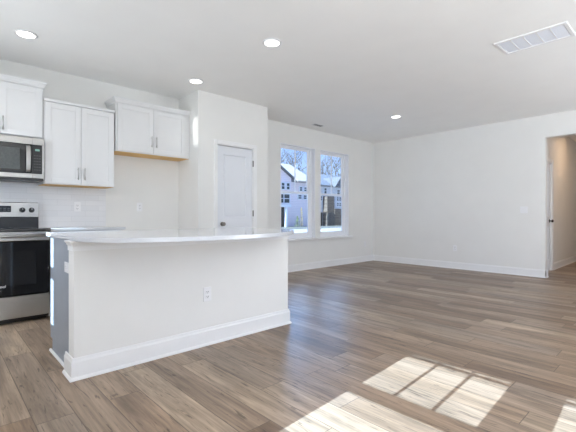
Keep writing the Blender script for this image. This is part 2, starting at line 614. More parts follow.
# ------------------------------------------------------------------ windows
def window_north(name, x0, x1, z0, z1, mun):
    r = struct_root(name, ((x0 + x1) / 2, YN + 0.1, z0))
    y0, y1 = YN + 0.085, YN + 0.15
    f = 0.055
    fm = MB()
    fm.box(x0, x0 + f, y0, y1, z0, z1, 0.004).box(x1 - f, x1, y0, y1, z0, z1, 0.004)
    fm.box(x0 + f, x1 - f, y0, y1, z0, z0 + 0.045, 0.004).box(x0 + f, x1 - f, y0, y1, z1 - 0.03, z1, 0.004)
    fm.build('window_frame', VINYL, r)
    zm = 1.485
    for nm, a, b, yy in (('lower_sash', z0 + 0.045, zm + 0.02, y0 + 0.008), ('upper_sash', zm - 0.02, z1 - 0.03, y0 + 0.03)):
        s = 0.052
        ax0, ax1 = x0 + f, x1 - f
        sm = MB()
        rail_b = 0.06 if nm == 'lower_sash' else 0.036
        rail_t = 0.036 if nm == 'lower_sash' else 0.035
        sm.box(ax0, ax0 + s, yy, yy + 0.022, a, b, 0.003).box(ax1 - s, ax1, yy, yy + 0.022, a, b, 0.003)
        sm.box(ax0 + s, ax1 - s, yy, yy + 0.022, a, a + rail_b, 0.003).box(ax0 + s, ax1 - s, yy, yy + 0.022, b - rail_t, b, 0.003)
        sash = sm.build(nm, VINYL, r)
        MB().box(ax0 + s, ax1 - s, yy + 0.008, yy + 0.013, a + rail_b, b - rail_t).build('pane', GLASS, sash)
        if nm == 'upper_sash':
            MB().box(mun - 0.009, mun + 0.009, yy + 0.004, yy + 0.018, a + rail_b, b - rail_t).build('muntin', VINYL, sash)
        else:
            MB().box(mun - 0.03, mun + 0.03, yy - 0.006, yy + 0.004, b - 0.002, b + 0.014, 0.003).build('sash_lock', VINYL, sash)
    jm = MB().box(x1 - 0.012, x1, YN - 0.002, y0, z0, z1).box(x0, x0 + 0.012, YN - 0.002, y0, z0, z1).box(x0 + 0.012, x1 - 0.012, YN - 0.002, y0, z1 - 0.012, z1)
    jm.build('jamb', VINYL, r)  # white liner added so the drywall reveals look lit
    return r


window_north('window_1', *W1, 5.07)
window_north('window_2', *W2, 6.14)
struct(MB().box(4.50, 6.66, YN - 0.055, YN + 0.09, 0.576, 0.611, 0.006), 'trim_window_stool', TRIM)


def window_west(name, y0, y1, z0, z1, zr0, zr1, bars, hbar=None):
    """window in the west wall: meeting rail zr0..zr1, vertical grille bars in the upper sash"""
    r = struct_root(name, (XW - 0.05, (y0 + y1) / 2, z0))
    x0, x1 = -0.815, -0.785
    f = 0.045
    fm = MB()
    fm.box(x0, x1, y0, y0 + f, z0, z1).box(x0, x1, y1 - f, y1, z0, z1)
    ft = z1 - 2.2425 if hbar else f
    fm.box(x0, x1, y0 + f, y1 - f, z0, z0 + f).box(x0, x1, y0 + f, y1 - f, z1 - ft, z1)
    fm.box(x0, x1, y0 + f, y1 - f, zr0, zr1)
    fr = fm.build('window_frame', VINYL, r)
    for b in bars:
        MB().box(-0.806, -0.794, b - 0.011, b + 0.011, zr1, z1 - f).build('muntin', VINYL, fr)
    if hbar:
        MB().box(-0.806, -0.794, y0 + f, y1 - f, hbar - 0.011, hbar + 0.011).build('grille_bar', VINYL, fr)
    MB().box(-0.802, -0.798, y0 + f, y1 - f, z0 + f, z1 - f).build('pane', GLASS, fr)
    return r


window_west('window_3', *W3, 1.700, 1.781, (0.79, 1.02), 2.2035)
window_west('window_4', *W4, 1.700, 1.781, (-0.175, 0.055), 2.2035)
window_west('window_8', *W8, 1.700, 1.781, (-1.65, -1.35), 2.2035)
window_west('window_5', *W5, 1.515, 1.588, ())
r6 = struct_root('window_6', (2.0, YS - 0.08, 0.03))
fm = MB()
for xx in (0.65, 1.62, 2.28, 3.27):
    fm.box(xx, xx + 0.08, YS - 0.10, YS - 0.05, 0.03, 2.20)
for zz in (0.03, 2.12):
    fm.box(0.73, 3.27, YS - 0.10, YS - 0.05, zz, zz + 0.08)
f6 = fm.build('window_frame', VINYL, r6)
MB().box(0.73, 3.27, YS - 0.078, YS - 0.072, 0.11, 2.12).build('pane', GLASS, f6)

r7 = struct_root('window_7', (5.6, YS - 0.08, 0.30))
fm = MB()
for xx in (3.95, 5.02, 6.10, 7.17):
    fm.box(xx, xx + 0.08, YS - 0.10, YS - 0.05, 0.30, 2.50)
for zz in (0.30, 1.36, 2.42):
    fm.box(4.03, 7.17, YS - 0.10, YS - 0.05, zz, zz + 0.08)
f7 = fm.build('window_frame', VINYL, r7)
MB().box(4.03, 7.17, YS - 0.078, YS - 0.072, 0.38, 2.42).build('pane', GLASS, f7)

# ------------------------------------------------------------------ interior doors
def panel_door(mb, x0, x1, z0, z1, yf, th, panels):
    """slab facing -Y with recessed moulded panels (x0,x1,z0,z1)"""
    xs = sorted({x0, x1, *[p[0] for p in panels], *[p[1] for p in panels]})
    zs = sorted({z0, z1, *[p[2] for p in panels], *[p[3] for p in panels]})
    for i in range(len(xs) - 1):
        for j in range(len(zs) - 1):
            mx, mz = (xs[i] + xs[i + 1]) / 2, (zs[j] + zs[j + 1]) / 2
            if not any(p[0] < mx < p[1] and p[2] < mz < p[3] for p in panels):
                mb.box(xs[i], xs[i + 1], yf, yf + th, zs[j], zs[j + 1])
    for p in panels:
        a0, a1, b0, b1 = p
        s = 0.014
        b = bmesh.new()
        y_in = yf + 0.017
        o_ = [b.verts.new(v) for v in ((a0, yf, b0), (a1, yf, b0), (a1, yf, b1), (a0, yf, b1))]
        i_ = [b.verts.new(v) for v in ((a0 + s, y_in, b0 + s), (a1 - s, y_in, b0 + s), (a1 - s, y_in, b1 - s), (a0 + s, y_in, b1 - s))]
        for k in range(4):
            b.faces.new((o_[k], o_[(k + 1) % 4], i_[(k + 1) % 4], i_[k]))
        mb.merge(b)
        mb.box(a0 + s, a1 - s, y_in, yf + th, b0 + s, b1 - s)
        mb.box(a0 + s + 0.018, a1 - s - 0.018, yf + 0.008, y_in, b0 + s + 0.018, b1 - s - 0.018, 0.003, 1)
    return mb


def casing(mb, x0, x1, zt, y, w=0.06):
    for a, b, c, d in ((x0 - w, x0, 0, zt + w), (x1, x1 + w, 0, zt + w), (x0, x1, zt, zt + w)):
        mb.box(a, b, y - 0.016, y, c, d, 0.004)
        if d - c > 0.5:
            o_ = a if a < x0 - 0.001 else b - 0.016
            mb.box(o_, o_ + 0.016, y - 0.021, y - 0.016, c, d, 0.002)
        else:
            mb.box(a, b, y - 0.021, y - 0.016, d - 0.016, d, 0.002)
    # jamb lining
    mb.box(x0, x0 + 0.012, y, y + 0.10, 0, zt).box(x1 - 0.012, x1, y, y + 0.10, 0, zt).box(x0 + 0.012, x1 - 0.012, y, y + 0.10, zt - 0.012, zt)
    return mb


d1 = struct_root('door_1', (3.2, YP, 0))
casing(MB(), D1[0], D1[1], D1[3], YP, 0.052).build('door_casing', TRIM, d1)
sl = panel_door(MB(), 2.900, 3.514, 0.012, 2.040, YP + 0.020, 0.036,
                [(3.002, 3.412, 1.02, 1.925), (3.002, 3.412, 0.22, 0.83)]).build('door_slab', DOORP, d1)
MB().lathe([(0.0305, 0), (0.0305, -0.006), (0.012, -0.010), (0.011, -0.028), (0.024, -0.036), (0.0275, -0.05), (0.020, -0.060), (0.004, -0.062)],
           (2.986, YP + 0.020, 0.927), 'Y', 24).build('door_knob', DARKNI, d1)
for hz in (1.83, 1.08, 0.24):
    MB().tube([(3.524, YP - 0.004, hz - 0.045), (3.524, YP - 0.004, hz + 0.045)], 0.0075, 10).box(
        3.516, 3.533, YP - 0.004, YP + 0.004, hz - 0.045, hz + 0.045).build('hinge', DARKNI, d1)

d2 = struct_root('door_2', (8.18, 1.84, 0))
casing(MB(), D2[0], D2[1], D2[3], 1.84, 0.075).build('door_casing', TRIM, d2)
panel_door(MB(), 7.795, 8.565, 0.012, 2.022, 1.852, 0.036,
           [(7.90, 8.46, 1.03, 1.90), (7.90, 8.46, 0.22, 0.83)]).build('door_slab', DOORP, d2)
MB().lathe([(0.032, 0), (0.032, -0.006), (0.012, -0.010), (0.011, -0.032), (0.026, -0.040), (0.0285, -0.055), (0.020, -0.066), (0.004, -0.068)],
           (8.50, 1.852, 0.945), 'Y', 20).build('door_knob', BRONZE, d2)


# ------------------------------------------------------------------ kitchen wall cabinets
def shaker(x0, x1, z0, z1, yf, th=0.019, rail=0.058):
    mb = MB()
    b = 0.0015
    mb.box(x0, x0 + rail, yf, yf + th, z0, z1, b, 1).box(x1 - rail, x1, yf, yf + th, z0, z1, b, 1)
    mb.box(x0 + rail, x1 - rail, yf, yf + th, z0, z0 + rail, b, 1).box(x0 + rail, x1 - rail, yf, yf + th, z1 - rail, z1, b, 1)
    mb.box(x0 + rail - 0.002, x1 - rail + 0.002, yf + 0.007, yf + th - 0.002, z0 + rail - 0.002, z1 - rail + 0.002)
    return mb


def pull(x, yf, z0, z1, horizontal=False, x1=None):
    mb = MB()
    if horizontal:
        mb.tube([(x, yf - 0.028, z0), (x1, yf - 0.028, z0)], 0.0055, 10)
        for xx in (x + 0.02, x1 - 0.02):
            mb.tube([(xx, yf - 0.028, z0), (xx, yf, z0)], 0.004, 8)
    else:
        mb.tube([(x, yf - 0.028, z0), (x, yf - 0.028, z1)], 0.0055, 10)
        for zz in (z0 + 0.018, z1 - 0.018):
            mb.tube([(x, yf - 0.028, zz), (x, yf, zz)], 0.004, 8)
    return mb


def crown(mb, x0, x1, yf, z0, z1, left=True, right=True, out=0.032):
    """stepped crown around the top of a cabinet, returning to the wall on open sides"""
    h = z1 - z0
    prof = [(0, 0), (0.008, 0), (0.008, h * 0.28), (0.012, h * 0.36), (out * 0.55, h * 0.55), (out * 0.86, h * 0.72), (out * 0.9, h * 0.8), (out, h * 0.8), (out, h), (0, h)]
    xl = x0 - (out if left else 0)
    xr = x1 + (out if right else 0)
    b = bmesh.new()
    # path: wall -> front left -> front right -> wall, mitred
    path = []
    if left:
        path.append(((x0, YN - 0.002), (-1, 0)))
        path.append(((x0, yf), (-1, -1)))
    else:
        path.append(((x0, yf), (0, -1)))
    if right:
        path.append(((x1, yf), (1, -1)))
        path.append(((x1, YN - 0.002), (1, 0)))
    else:
        path.append(((x1, yf), (0, -1)))
    rings = []
    for (px, py), (nx, ny) in path:
        rings.append([b.verts.new((px + nx * d, py + ny * d, z0 + z)) for d, z in prof])
    n = len(prof)
    for i in range(len(rings) - 1):
        for k in range(n):
            b.faces.new((rings[i][k], rings[i + 1][k], rings[i + 1][(k + 1) % n], rings[i][(k + 1) % n]))
    b.faces.new(rings[0])
    b.faces.new(list(reversed(rings[-1])))
    bmesh.ops.recalc_face_normals(b, faces=b.faces[:])
    mb.merge(b)
    return mb


YU = 4.77          # face of the upper cabinets' doors


def upper(name, label, x0, x1, z0, z1, crown_z, doors, pulls, pz, door_z0=None, lcr=True, rcr=True, small=False, group='white wall cabinets'):
    t = thing(name, ((x0 + x1) / 2, YN, z0), label, 'cabinet', group)
    MB().box(x0, x1, YU + 0.020, YN - 0.001, z0 + 0.004, z1 - 0.002, 0.0015, 1).build('cabinet_body', CAB, t)
    MB().box(x0 + 0.004, x1 - 0.004, YU + 0.030, YN - 0.004, z0, z0 + 0.004).build('underside', RAWWOOD, t)['label'] = 'raw wood underside'
    dz0 = door_z0 if door_z0 is not None else z0 + 0.012
    for (a, b_), px in zip(doors, pulls):
        d = shaker(a, b_, dz0, crown_z - 0.008, YU).build('cabinet_door', CAB, t)
        pull(px, YU, pz[0], pz[1]).build('pull', CHROME, d)
    if small:
        MB().box(x0, x1, YU - 0.004, YU + 0.02, crown_z, z1, 0.003, 1).build('top_rail', CAB, t)
    else:
        cm = crown(MB(), x0, x1, YU + 0.006, crown_z, z1, lcr, rcr)
        cm.build('crown_moulding', CAB, t)
    return t


upper('wall_cabinet', 'white two-door cabinet with crown moulding above the microwave', 0.095, 0.853, 1.870, 2.48, 2.415,
      [(0.108, 0.473), (0.477, 0.842)], [0.448, 0.502], (1.915, 2.055))
upper('wall_cabinet', 'middle white two-door wall cabinet, lower and plain-topped, above the tiled backsplash', 0.857, 1.588, 1.388, 2.318, 2.288,
      [(0.868, 1.219), (1.223, 1.577)], [1.187, 1.256], (1.45, 1.59), small=True)
upper('wall_cabinet', 'white two-door cabinet over the empty fridge alcove, tan wood underneath', 1.604, PX0 - 0.002, 1.832, 2.487, 2.425,
      [(1.622, 2.070), (2.074, 2.522)], [2.041, 2.104], (1.925, 2.065), rcr=False)

# base cabinet right of the range
bc = thing('base_cabinet', (1.226, YN, 0), 'white base cabinet between the range and the fridge alcove', 'cabinet')
MB().box(0.864, 1.592, 4.49, YN - 0.002, 0.10, 0.885, 0.0015, 1).box(0.866, 1.590, 4.56, YN - 0.002, 0, 0.10).build('cabinet_body', CAB, bc)
for a, b_, px in ((0.876, 1.226, 1.19), (1.230, 1.580, 1.266)):
    d = shaker(a, b_, 0.115, 0.70, 4.471).build('cabinet_door', CAB, bc)
    pull(px, 4.471, 0.55, 0.68).build('pull', CHROME, d)
    d = MB().box(a, b_, 4.471, 4.49, 0.715, 0.875, 0.002, 1).build('drawer', CAB, bc)
    pull((a + b_) / 2 - 0.065, 4.471, 0.80, None, True, (a + b_) / 2 + 0.065).build('pull', CHROME, d)
ct = MB().box(0.860, 1.606, 4.455, YN - 0.009, 0.886, 0.916, 0.004).build('countertop', QUARTZ, None, (1.23, 4.78, 0.886))
tag(ct, 'short white countertop on the base cabinet beside the range', 'countertop')

# ------------------------------------------------------------------ range
rg = thing('kitchen_range', (0.475, 4.77, 0), 'stainless steel electric range with black oven door under the microwave', 'range')
x0, x1 = 0.097, 0.853
MB().box(x0, x1, 4.505, 5.09, 0.03, 0.900, 0.003, 1).box(x0 + 0.02, x1 - 0.02, 4.54, 5.07, 0.0, 0.03).build('range_body', BLACKP, rg)
ck = MB().prism([(4.438, 0.894), (4.432, 0.899), (4.434, 0.915), (4.440, 0.921), (5.03, 0.921), (5.03, 0.901), (4.506, 0.901), (4.506, 0.894)], x0 - 0.002, x1 + 0.002, 'X').build('cooktop', BLACKG, rg)
for (cx, cy, rr) in ((0.27, 4.60, 0.115), (0.67, 4.60, 0.095), (0.27, 4.87, 0.08), (0.67, 4.87, 0.105)):
    MB().lathe([(rr, 0.9212), (rr, 0.9216), (rr - 0.004, 0.9216), (rr - 0.004, 0.9212)], (cx, cy, 0), 'Z', 40, False).build('burner_ring', KEY, ck)
MB().box(x0, x1, 4.452, 4.505, 0.800, 0.893, 0.006).build('front_rail', STEEL, rg)
od = MB().box(x0 + 0.002, x1 - 0.002, 4.460, 4.503, 0.272, 0.797, 0.006).build('oven_door', BLACKG, rg)
MB().box(0.215, 0.735, 4.4585, 4.462, 0.375, 0.705, 0.001, 1).build('oven_window', OVENWIN, od)
MB().tube([(x0 + 0.045, 4.412, 0.850), (x1 - 0.045, 4.412, 0.850)], 0.015, 14).tube(
    [(x0 + 0.075, 4.412, 0.850), (x0 + 0.075, 4.456, 0.850)], 0.011, 10).tube(
    [(x1 - 0.075, 4.412, 0.850), (x1 - 0.075, 4.456, 0.850)], 0.011, 10).build('oven_handle', STEEL, od)
MB().box(x0 + 0.002, x1 - 0.002, 4.460, 4.503, 0.055, 0.262, 0.005).build('storage_drawer', STEEL, rg)
bgd = MB().prism([(5.030, 0.921), (5.030, 1.185), (5.038, 1.193), (5.092, 1.193), (5.092, 0.90), (5.03, 0.90)], x0, x1, 'X').build('backguard', BLACKP, rg)
MB().box(x0 - 0.001, x1 + 0.001, 5.018, 5.034, 1.030, 1.190, 0.005).build('control_fascia', STEEL, bgd)
MB().box(0.350, 0.600, 5.015, 5.020, 1.085, 1.152, 0.001, 1).build('clock_display', BLACKG, bgd)
mbd = MB()
for k in range(5):
    mbd.box(0.425 + k * 0.036, 0.447 + k * 0.036, 5.0142, 5.0152, 1.120, 1.128)
    mbd.box(0.425 + k * 0.036, 0.447 + k * 0.036, 5.0142, 5.0152, 1.103, 1.109)
mbd.build('display_segments', KEY, bgd)
for kx in (0.165, 0.25, 0.700, 0.785):
    kb = MB().lathe([(0.028, 5.018), (0.027, 5.000), (0.022, 4.992), (0.003, 4.991)], (kx, 0, 1.108), 'Y', 24).build('knob', BLACKP, bgd)
    MB().box(kx - 0.002, kx + 0.002, 4.989, 4.993, 1.112, 1.128).build('pointer', LOGO, kb)
fc = bpy.data.curves.new('oven_lettering', 'FONT')
fc.body = 'Whirlpool'
fc.size = 0.036
fc.align_x = 'CENTER'
fc.align_y = 'CENTER'
fc.extrude = 0.0006
fo = bpy.data.objects.new('lettering_curve', fc)
COL.objects.link(fo)
fo.rotation_euler = (R(90), 0, 0)
bpy.context.view_layer.update()
fme = bpy.data.meshes.new_from_object(fo.evaluated_get(bpy.context.evaluated_depsgraph_get()))
fme.transform(Matrix.Rotation(R(90), 4, 'X'))
fme.transform(Matrix.Translation(Vector((0.418, 4.4588, 0.372)) - ORG[od.name]))
bpy.data.objects.remove(fo)
fme.materials.clear()
fme.materials.append(LOGO)
lo_ = bpy.data.objects.new('lettering', fme)
COL.objects.link(lo_)
lo_.parent = od
lo_['label'] = 'white script lettering'

# ------------------------------------------------------------------ microwave
mw = thing('microwave', (0.475, YN, 1.433), 'stainless over-the-range microwave with black glass door above the range', 'microwave')
MB().box(0.098, 0.852, 4.752, YN - 0.010, 1.442, 1.866, 0.003, 1).build('microwave_body', BLACKP, mw)
MB().box(0.100, 0.850, 4.742, 5.06, 1.414, 1.441, 0.002, 1).build('vent_bottom', BLACKP, mw)
fr = MB()
fr.box(0.095, 0.744, 4.733, 4.754, 1.792, 1.862, 0.003, 1).box(0.7455, 0.855, 4.733, 4.754, 1.792, 1.862, 0.003, 1)
fr.box(0.095, 0.744, 4.733, 4.754, 1.440, 1.487, 0.003, 1).box(0.7455, 0.855, 4.733, 4.754, 1.440, 1.487, 0.003, 1)
fr.box(0.836, 0.855, 4.733, 4.754, 1.487, 1.792).box(0.095, 0.114, 4.733, 4.754, 1.487, 1.792)
fr.build('front_frame', STEEL, mw)
md = MB().box(0.114, 0.744, 4.731, 4.754, 1.487, 1.792, 0.003, 1).build('microwave_door', BLACKG, mw)
MB().box(0.17, 0.640, 4.7295, 4.733, 1.525, 1.745, 0.001, 1).build('door_screen', SCREEN, md)
hp = [(0.709, 4.731, 1.502), (0.709, 4.700, 1.520), (0.709, 4.690, 1.57), (0.709, 4.687, 1.64), (0.709, 4.690, 1.71), (0.709, 4.700, 1.762), (0.709, 4.731, 1.782)]
hb = bmesh.new()
prev = None
for (hx, hy, hz) in hp:
    ring = [hb.verts.new(v) for v in ((hx - 0.019, hy, hz), (hx + 0.019, hy, hz), (hx + 0.019, hy + 0.012, hz), (hx - 0.019, hy + 0.012, hz))]
    if prev:
        for k in range(4):
            hb.faces.new((prev[k], prev[(k + 1) % 4], ring[(k + 1) % 4], ring[k]))
    else:
        hb.faces.new(ring)
    prev = ring
hb.faces.new(prev)
bmesh.ops.recalc_face_normals(hb, faces=hb.faces[:])
bmesh.ops.bevel(hb, geom=[e_ for e_ in hb.edges if len(e_.link_faces) == 2], offset=0.003, segments=1, affect='EDGES')
MB().merge(hb).build('microwave_handle', STEEL, md)
cp = MB().box(0.7455, 0.836, 4.731, 4.754, 1.487, 1.792, 0.002, 1).build('control_panel', BLACKP, mw)
MB().box(0.772, 0.812, 4.7300, 4.7315, 1.728, 1.748).build('clock_display', DIGIT, cp)
for rr_ in range(6):
    for cc in range(3):
        MB().box(0.762 + cc * 0.023, 0.775 + cc * 0.023, 4.7302, 4.7315, 1.525 + rr_ * 0.030, 1.532 + rr_ * 0.030).build('key', KEY, cp)

# ------------------------------------------------------------------ island
isl = thing('kitchen_island', (1.59, 3.05, 0), 'white panelled kitchen island with grey end cabinet and wide baseboard', 'kitchen island')
KX0, KX1, KY0, KY1 = 0.645, 2.512, 2.690, 2.812
MB().box(KX0, KX1, KY0, KY1, 0, 0.885, 0.002, 1).build('back_panel', WALL, isl)
# wrapped baseboard (left end, front, right end), mitred
prof = [(0, 0), (0.026, 0), (0.026, 0.008), (0.019, 0.018), (0.015, 0.020), (0.015, 0.112), (0.010, 0.122), (0.008, 0.138), (0, 0.138)]


def wrap(prof, x0, x1, y0, y1, zoff=0.0):
    b = bmesh.new()
    path = [((x0, y1), (-1, 0)), ((x0, y0), (-1, -1)), ((x1, y0), (1, -1)), ((x1, y1), (1, 0))]
    rings = [[b.verts.new((p[0] + n[0] * d, p[1] + n[1] * d, z + zoff)) for d, z in prof] for p, n in path]
    n_ = len(prof)
    for i in range(3):
        for k in range(n_):
            b.faces.new((rings[i][k], rings[i + 1][k], rings[i + 1][(k + 1) % n_], rings[i][(k + 1) % n_]))
    b.faces.new(rings[0])
    b.faces.new(list(reversed(rings[-1])))
    bmesh.ops.recalc_face_normals(b, faces=b.faces[:])
    return MB().merge(b)


wrap(prof, KX0, KX1, KY0, KY1 + 0.055).build('baseboard', TRIM, isl)
wrap([(0, 0), (0.006, 0), (0.006, 0.030), (0.012, 0.036), (0.016, 0.046), (0.026, 0.056), (0.026, 0.064), (0, 0.064)], KX0, KX1, KY0, KY1, 0.8205).build('top_trim', TRIM, isl)
cbm = MB().box(0.662, 2.508, KY1, 3.432, 0.10, 0.885, 0.001, 1).box(0.662, 2.508, KY1, 3.365, 0, 0.10)
icb = cbm.build('island_cabinet', GREYCAB, isl)
icb['label'] = 'grey painted island cabinet'
MB().box(0.645, 0.662, KY1 + 0.06, 3.40, 0, 0.020, 0.006).build('shoe_moulding', TRIM, icb)
for k in range(4):
    a = 0.668 + k * 0.459
    d = MB()
    rail = 0.058
    d.box(a, a + 0.455, 3.433, 3.452, 0.115, 0.875, 0.0015, 1)
    dd = d.build('cabinet_door', GREYCAB, icb)
    MB().tube([(a + 0.05, 3.480, 0.70), (a + 0.05, 3.480, 0.83)], 0.0055, 10).tube([(a + 0.05, 3.48, 0.715), (a + 0.05, 3.452, 0.715)], 0.004, 8).tube(
        [(a + 0.05, 3.48, 0.815), (a + 0.05, 3.452, 0.815)], 0.004, 8).build('pull', CHROME, dd)
# bowed breakfast-bar countertop
CL, CR, CB = 0.640, 2.518, 3.475
xm_, yb, bow, pw, rad = 1.57, 2.66, 0.55, 2.4, 1.09
poly = [(CL, CB)]
N = 36
for k in range(N + 1):                      # left half: tight corner, then a long curve
    a = PI - PI / 2 * k / N
    c_, s_ = math.cos(a), math.sin(a)
    poly.append((xm_ - (xm_ - CL) * abs(c_) ** (2 / pw), yb - bow * max(0.0, s_) ** (2 / pw)))
for k in range(1, N + 1):                   # right half: circular sweep back to the panel
    a = R(57) * k / N
    poly.append((xm_ + rad * math.sin(a), yb - bow + rad - rad * math.cos(a)))
poly.append((CR, 2.70))
poly.append((CR, CB))
ic = MB().prism(poly, 0.8855, 0.9155, 'Z', 0.003).build('island_countertop', QUARTZ, None, (1.59, 2.9, 0.8855))
tag(ic, 'polished white quartz countertop with bowed front edge on the kitchen island', 'countertop')


# ------------------------------------------------------------------ outlets and switches
def outlet(label, c, face, horizontal=False, kind='outlet'):
    """wall plate centred on c; face '-Y', '-X'"""
    cx, cy, cz = c
    nm = 'electrical_outlet' if kind == 'outlet' else 'light_switch'
    t = thing(nm, c, label, kind, 'wall outlets' if kind == 'outlet' else None)
    w, h = (0.115, 0.072) if horizontal else ((0.072, 0.115) if kind == 'outlet' else (0.116, 0.115))

    def bx(mb, u0, u1, d0, d1, z0, z1, bev=0):
        if face == '-Y':
            return mb.box(cx + u0, cx + u1, cy - d1, cy - d0, cz + z0, cz + z1, bev, 2)
        return mb.box(cx - d1, cx - d0, cy + u0, cy + u1, cz + z0, cz + z1, bev, 2)
    pl = bx(MB(), -w / 2, w / 2, 0.0002, 0.006, -h / 2, h / 2, 0.0025).build('cover_plate', PLATE, t)
    if kind == 'outlet':
        for s in (-1, 1):
            off = 0.0195 * s
            if horizontal:
                q = bx(MB(), off - 0.014, off + 0.014, 0.005, 0.008, -0.017, 0.017, 0.002).build('receptacle', PLATE, t)
                sm = MB()
                bx(sm, off - 0.005, off + 0.004, 0.0075, 0.0085, 0.005, 0.0075)
                bx(sm, off - 0.005, off + 0.004, 0.0075, 0.0085, -0.0075, -0.005)
            else:
                q = bx(MB(), -0.017, 0.017, 0.005, 0.008, off - 0.014, off + 0.014, 0.002).build('receptacle', PLATE, t)
                sm = MB()
                bx(sm, -0.0085, -0.0055, 0.0075, 0.0085, off - 0.004, off + 0.007)
                bx(sm, 0.0055, 0.0085, 0.0075, 0.0085, off - 0.004, off + 0.007)
                bx(sm, -0.0025, 0.0025, 0.0075, 0.0085, off - 0.011, off - 0.0065)
            sm.build('slots', SLOT, q)
    else:
        for s in (-0.023, 0.023):
            bx(MB(), s - 0.016, s + 0.016, 0.005, 0.010, -0.033, 0.033, 0.002).build('rocker', PLATE, t)
    return t


outlet('white outlet on the tiled backsplash right of the range', (1.262, YN - 0.008, 1.152), '-Y')
outlet('white outlet on the bare wall of the fridge alcove', (2.021, YN, 1.163), '-Y')
outlet('white outlet low on the front panel of the kitchen island', (1.615, KY0, 0.410), '-Y')
outlet('white sideways outlet on the grey left end of the kitchen island', (0.662, 2.918, 0.693), '-X', True)
outlet('white outlet low on the window wall near the far corner', (7.17, YN, 0.40), '-Y')
outlet('white outlet low on the long right-hand wall', (XE, 3.20, 0.405), '-X')
outlet('double white light switch beside the hall opening', (XE, 2.006, 1.146), '-X', False, 'switch')


# ------------------------------------------------------------------ ceiling fixtures
def can_light(x, y, label, lens=None):
    lens = lens or LENS
    t = thing('recessed_light', (x, y, H), label, 'ceiling light', 'recessed ceiling lights')
    MB().lathe([(0.070, -0.0005), (0.095, -0.0005), (0.094, -0.006), (0.080, -0.011), (0.072, -0.009)], (x, y, H), 'Z', 40, False).build('trim_ring', PLATE, t)
    MB().lathe([(0.004, -0.007), (0.0705, -0.007), (0.0705, -0.001), (0.004, -0.001)], (x, y, H), 'Z', 36).build('lens', lens, t)
    return t


can_light(0.621, 4.242, 'lit recessed ceiling light above the range, farthest left')
can_light(2.400, 4.265, 'lit recessed ceiling light in front of the pantry corner')
can_light(2.409, 2.808, 'lit recessed ceiling light above the island, nearest to the camera')
can_light(5.759, 3.461, 'lit recessed ceiling light out in the living area, past the windows')
can_light(0.55, 2.70, 'added out-of-view fill light over the grey left end of the island', LENSFILL)  # unseen lamp added to brighten the floor at the near left
can_light(9.35, 1.15, 'warm recessed ceiling light inside the hall', LENSW)

# return air grille
rt = thing('return_air_grille', (4.20, 1.04, H), 'white five-bay return air grille on the ceiling', 'vent')
gx0, gx1, gy0, gy1 = 4.01, 4.37, 0.745, 1.335
gm = MB()
gm.box(gx0, gx0 + 0.03, gy0, gy1, H - 0.014, H - 0.0005, 0.003, 1).box(gx1 - 0.03, gx1, gy0, gy1, H - 0.014, H - 0.0005, 0.003, 1)
gm.box(gx0 + 0.03, gx1 - 0.03, gy0, gy0 + 0.03, H - 0.014, H - 0.0005, 0.003, 1).box(gx0 + 0.03, gx1 - 0.03, gy1 - 0.03, gy1, H - 0.014, H - 0.0005, 0.003, 1)
gm.build('grille_frame', PLATE, rt)
bw = (gy1 - gy0 - 0.06) / 5
for k in range(5):
    ya = gy0 + 0.03 + k * bw
    MB().box(gx0 + 0.03, gx1 - 0.03, ya + 0.004, ya + bw - 0.004, H - 0.007, H - 0.002).build('filter_bay', FILTER, rt)
    if k:
        MB().box(gx0 + 0.03, gx1 - 0.03, ya - 0.004, ya + 0.004, H - 0.012, H - 0.001).build('divider', PLATE, rt)
# supply register near the window wall
sv = thing('supply_register', (5.235, 4.785, H), 'small slotted supply register on the ceiling near the windows', 'vent')
MB().box(5.10, 5.37, 4.725, 4.845, H - 0.006, H - 0.0005, 0.002, 1).build('register_plate', PLATE, sv)
for k in range(4):
    yy = 4.745 + k * 0.022
    MB().box(5.125, 5.345, yy, yy + 0.013, H - 0.0068, H - 0.0055).build('slot', SLOT, sv)

# ------------------------------------------------------------------ outside: the street and two houses across it
GZ = -0.15
struct(MB().box(-30, 95, 5.4, 24.0, GZ - 0.3, GZ), 'ground_street', CONC)
struct(MB().box(-30, 95, 24.0, 95, GZ - 0.3, GZ + 0.03), 'ground_lawn', LAWN)
struct(MB().box(-30, -1.2, -40, 5.4, GZ - 0.3, GZ), 'ground_west', LAWN)
struct(MB().box(-1.2, 60, -40, -2.6, GZ - 0.3, GZ), 'ground_south', LAWN)


def hwin(parent, x0, x1, z0, z1, y, bars=1):
    f = MB()
    for i in range(bars + 1):
        xa = x0 + (x1 - x0) * i / bars
        f.box(xa - 0.05, xa + 0.05, y - 0.08, y + 0.02, z0 - 0.05, z1 + 0.05)
    f.box(x0, x1, y - 0.08, y + 0.02, z0 - 0.10, z0).box(x0, x1, y - 0.08, y + 0.02, z1, z1 + 0.10)
    f.box(x0, x1, y - 0.06, y, (z0 + z1) / 2 - 0.03, (z0 + z1) / 2 + 0.03)
    w = f.build('house_window', VINYL, parent)
    MB().box(x0, x1, y - 0.03, y - 0.01, z0, z1).build('house_pane', HGLASS, w)


def gable(mb, x0, x1, y0, y1, z0, zr, over=0.3, th=0.18):
    """roof with ridge along Y (gable faces -Y)"""
    xm = (x0 + x1) / 2
    s = (zr - z0) / (xm - x0)
    a0_, a1_ = x0 - over, x1 + over
    za = z0 - over * s
    mb.prism([(a0_, za), (xm, zr), (a1_, za), (a1_, za + th), (xm, zr + th), (a0_, za + th)], y0 - over, y1, 'Y')
    return mb


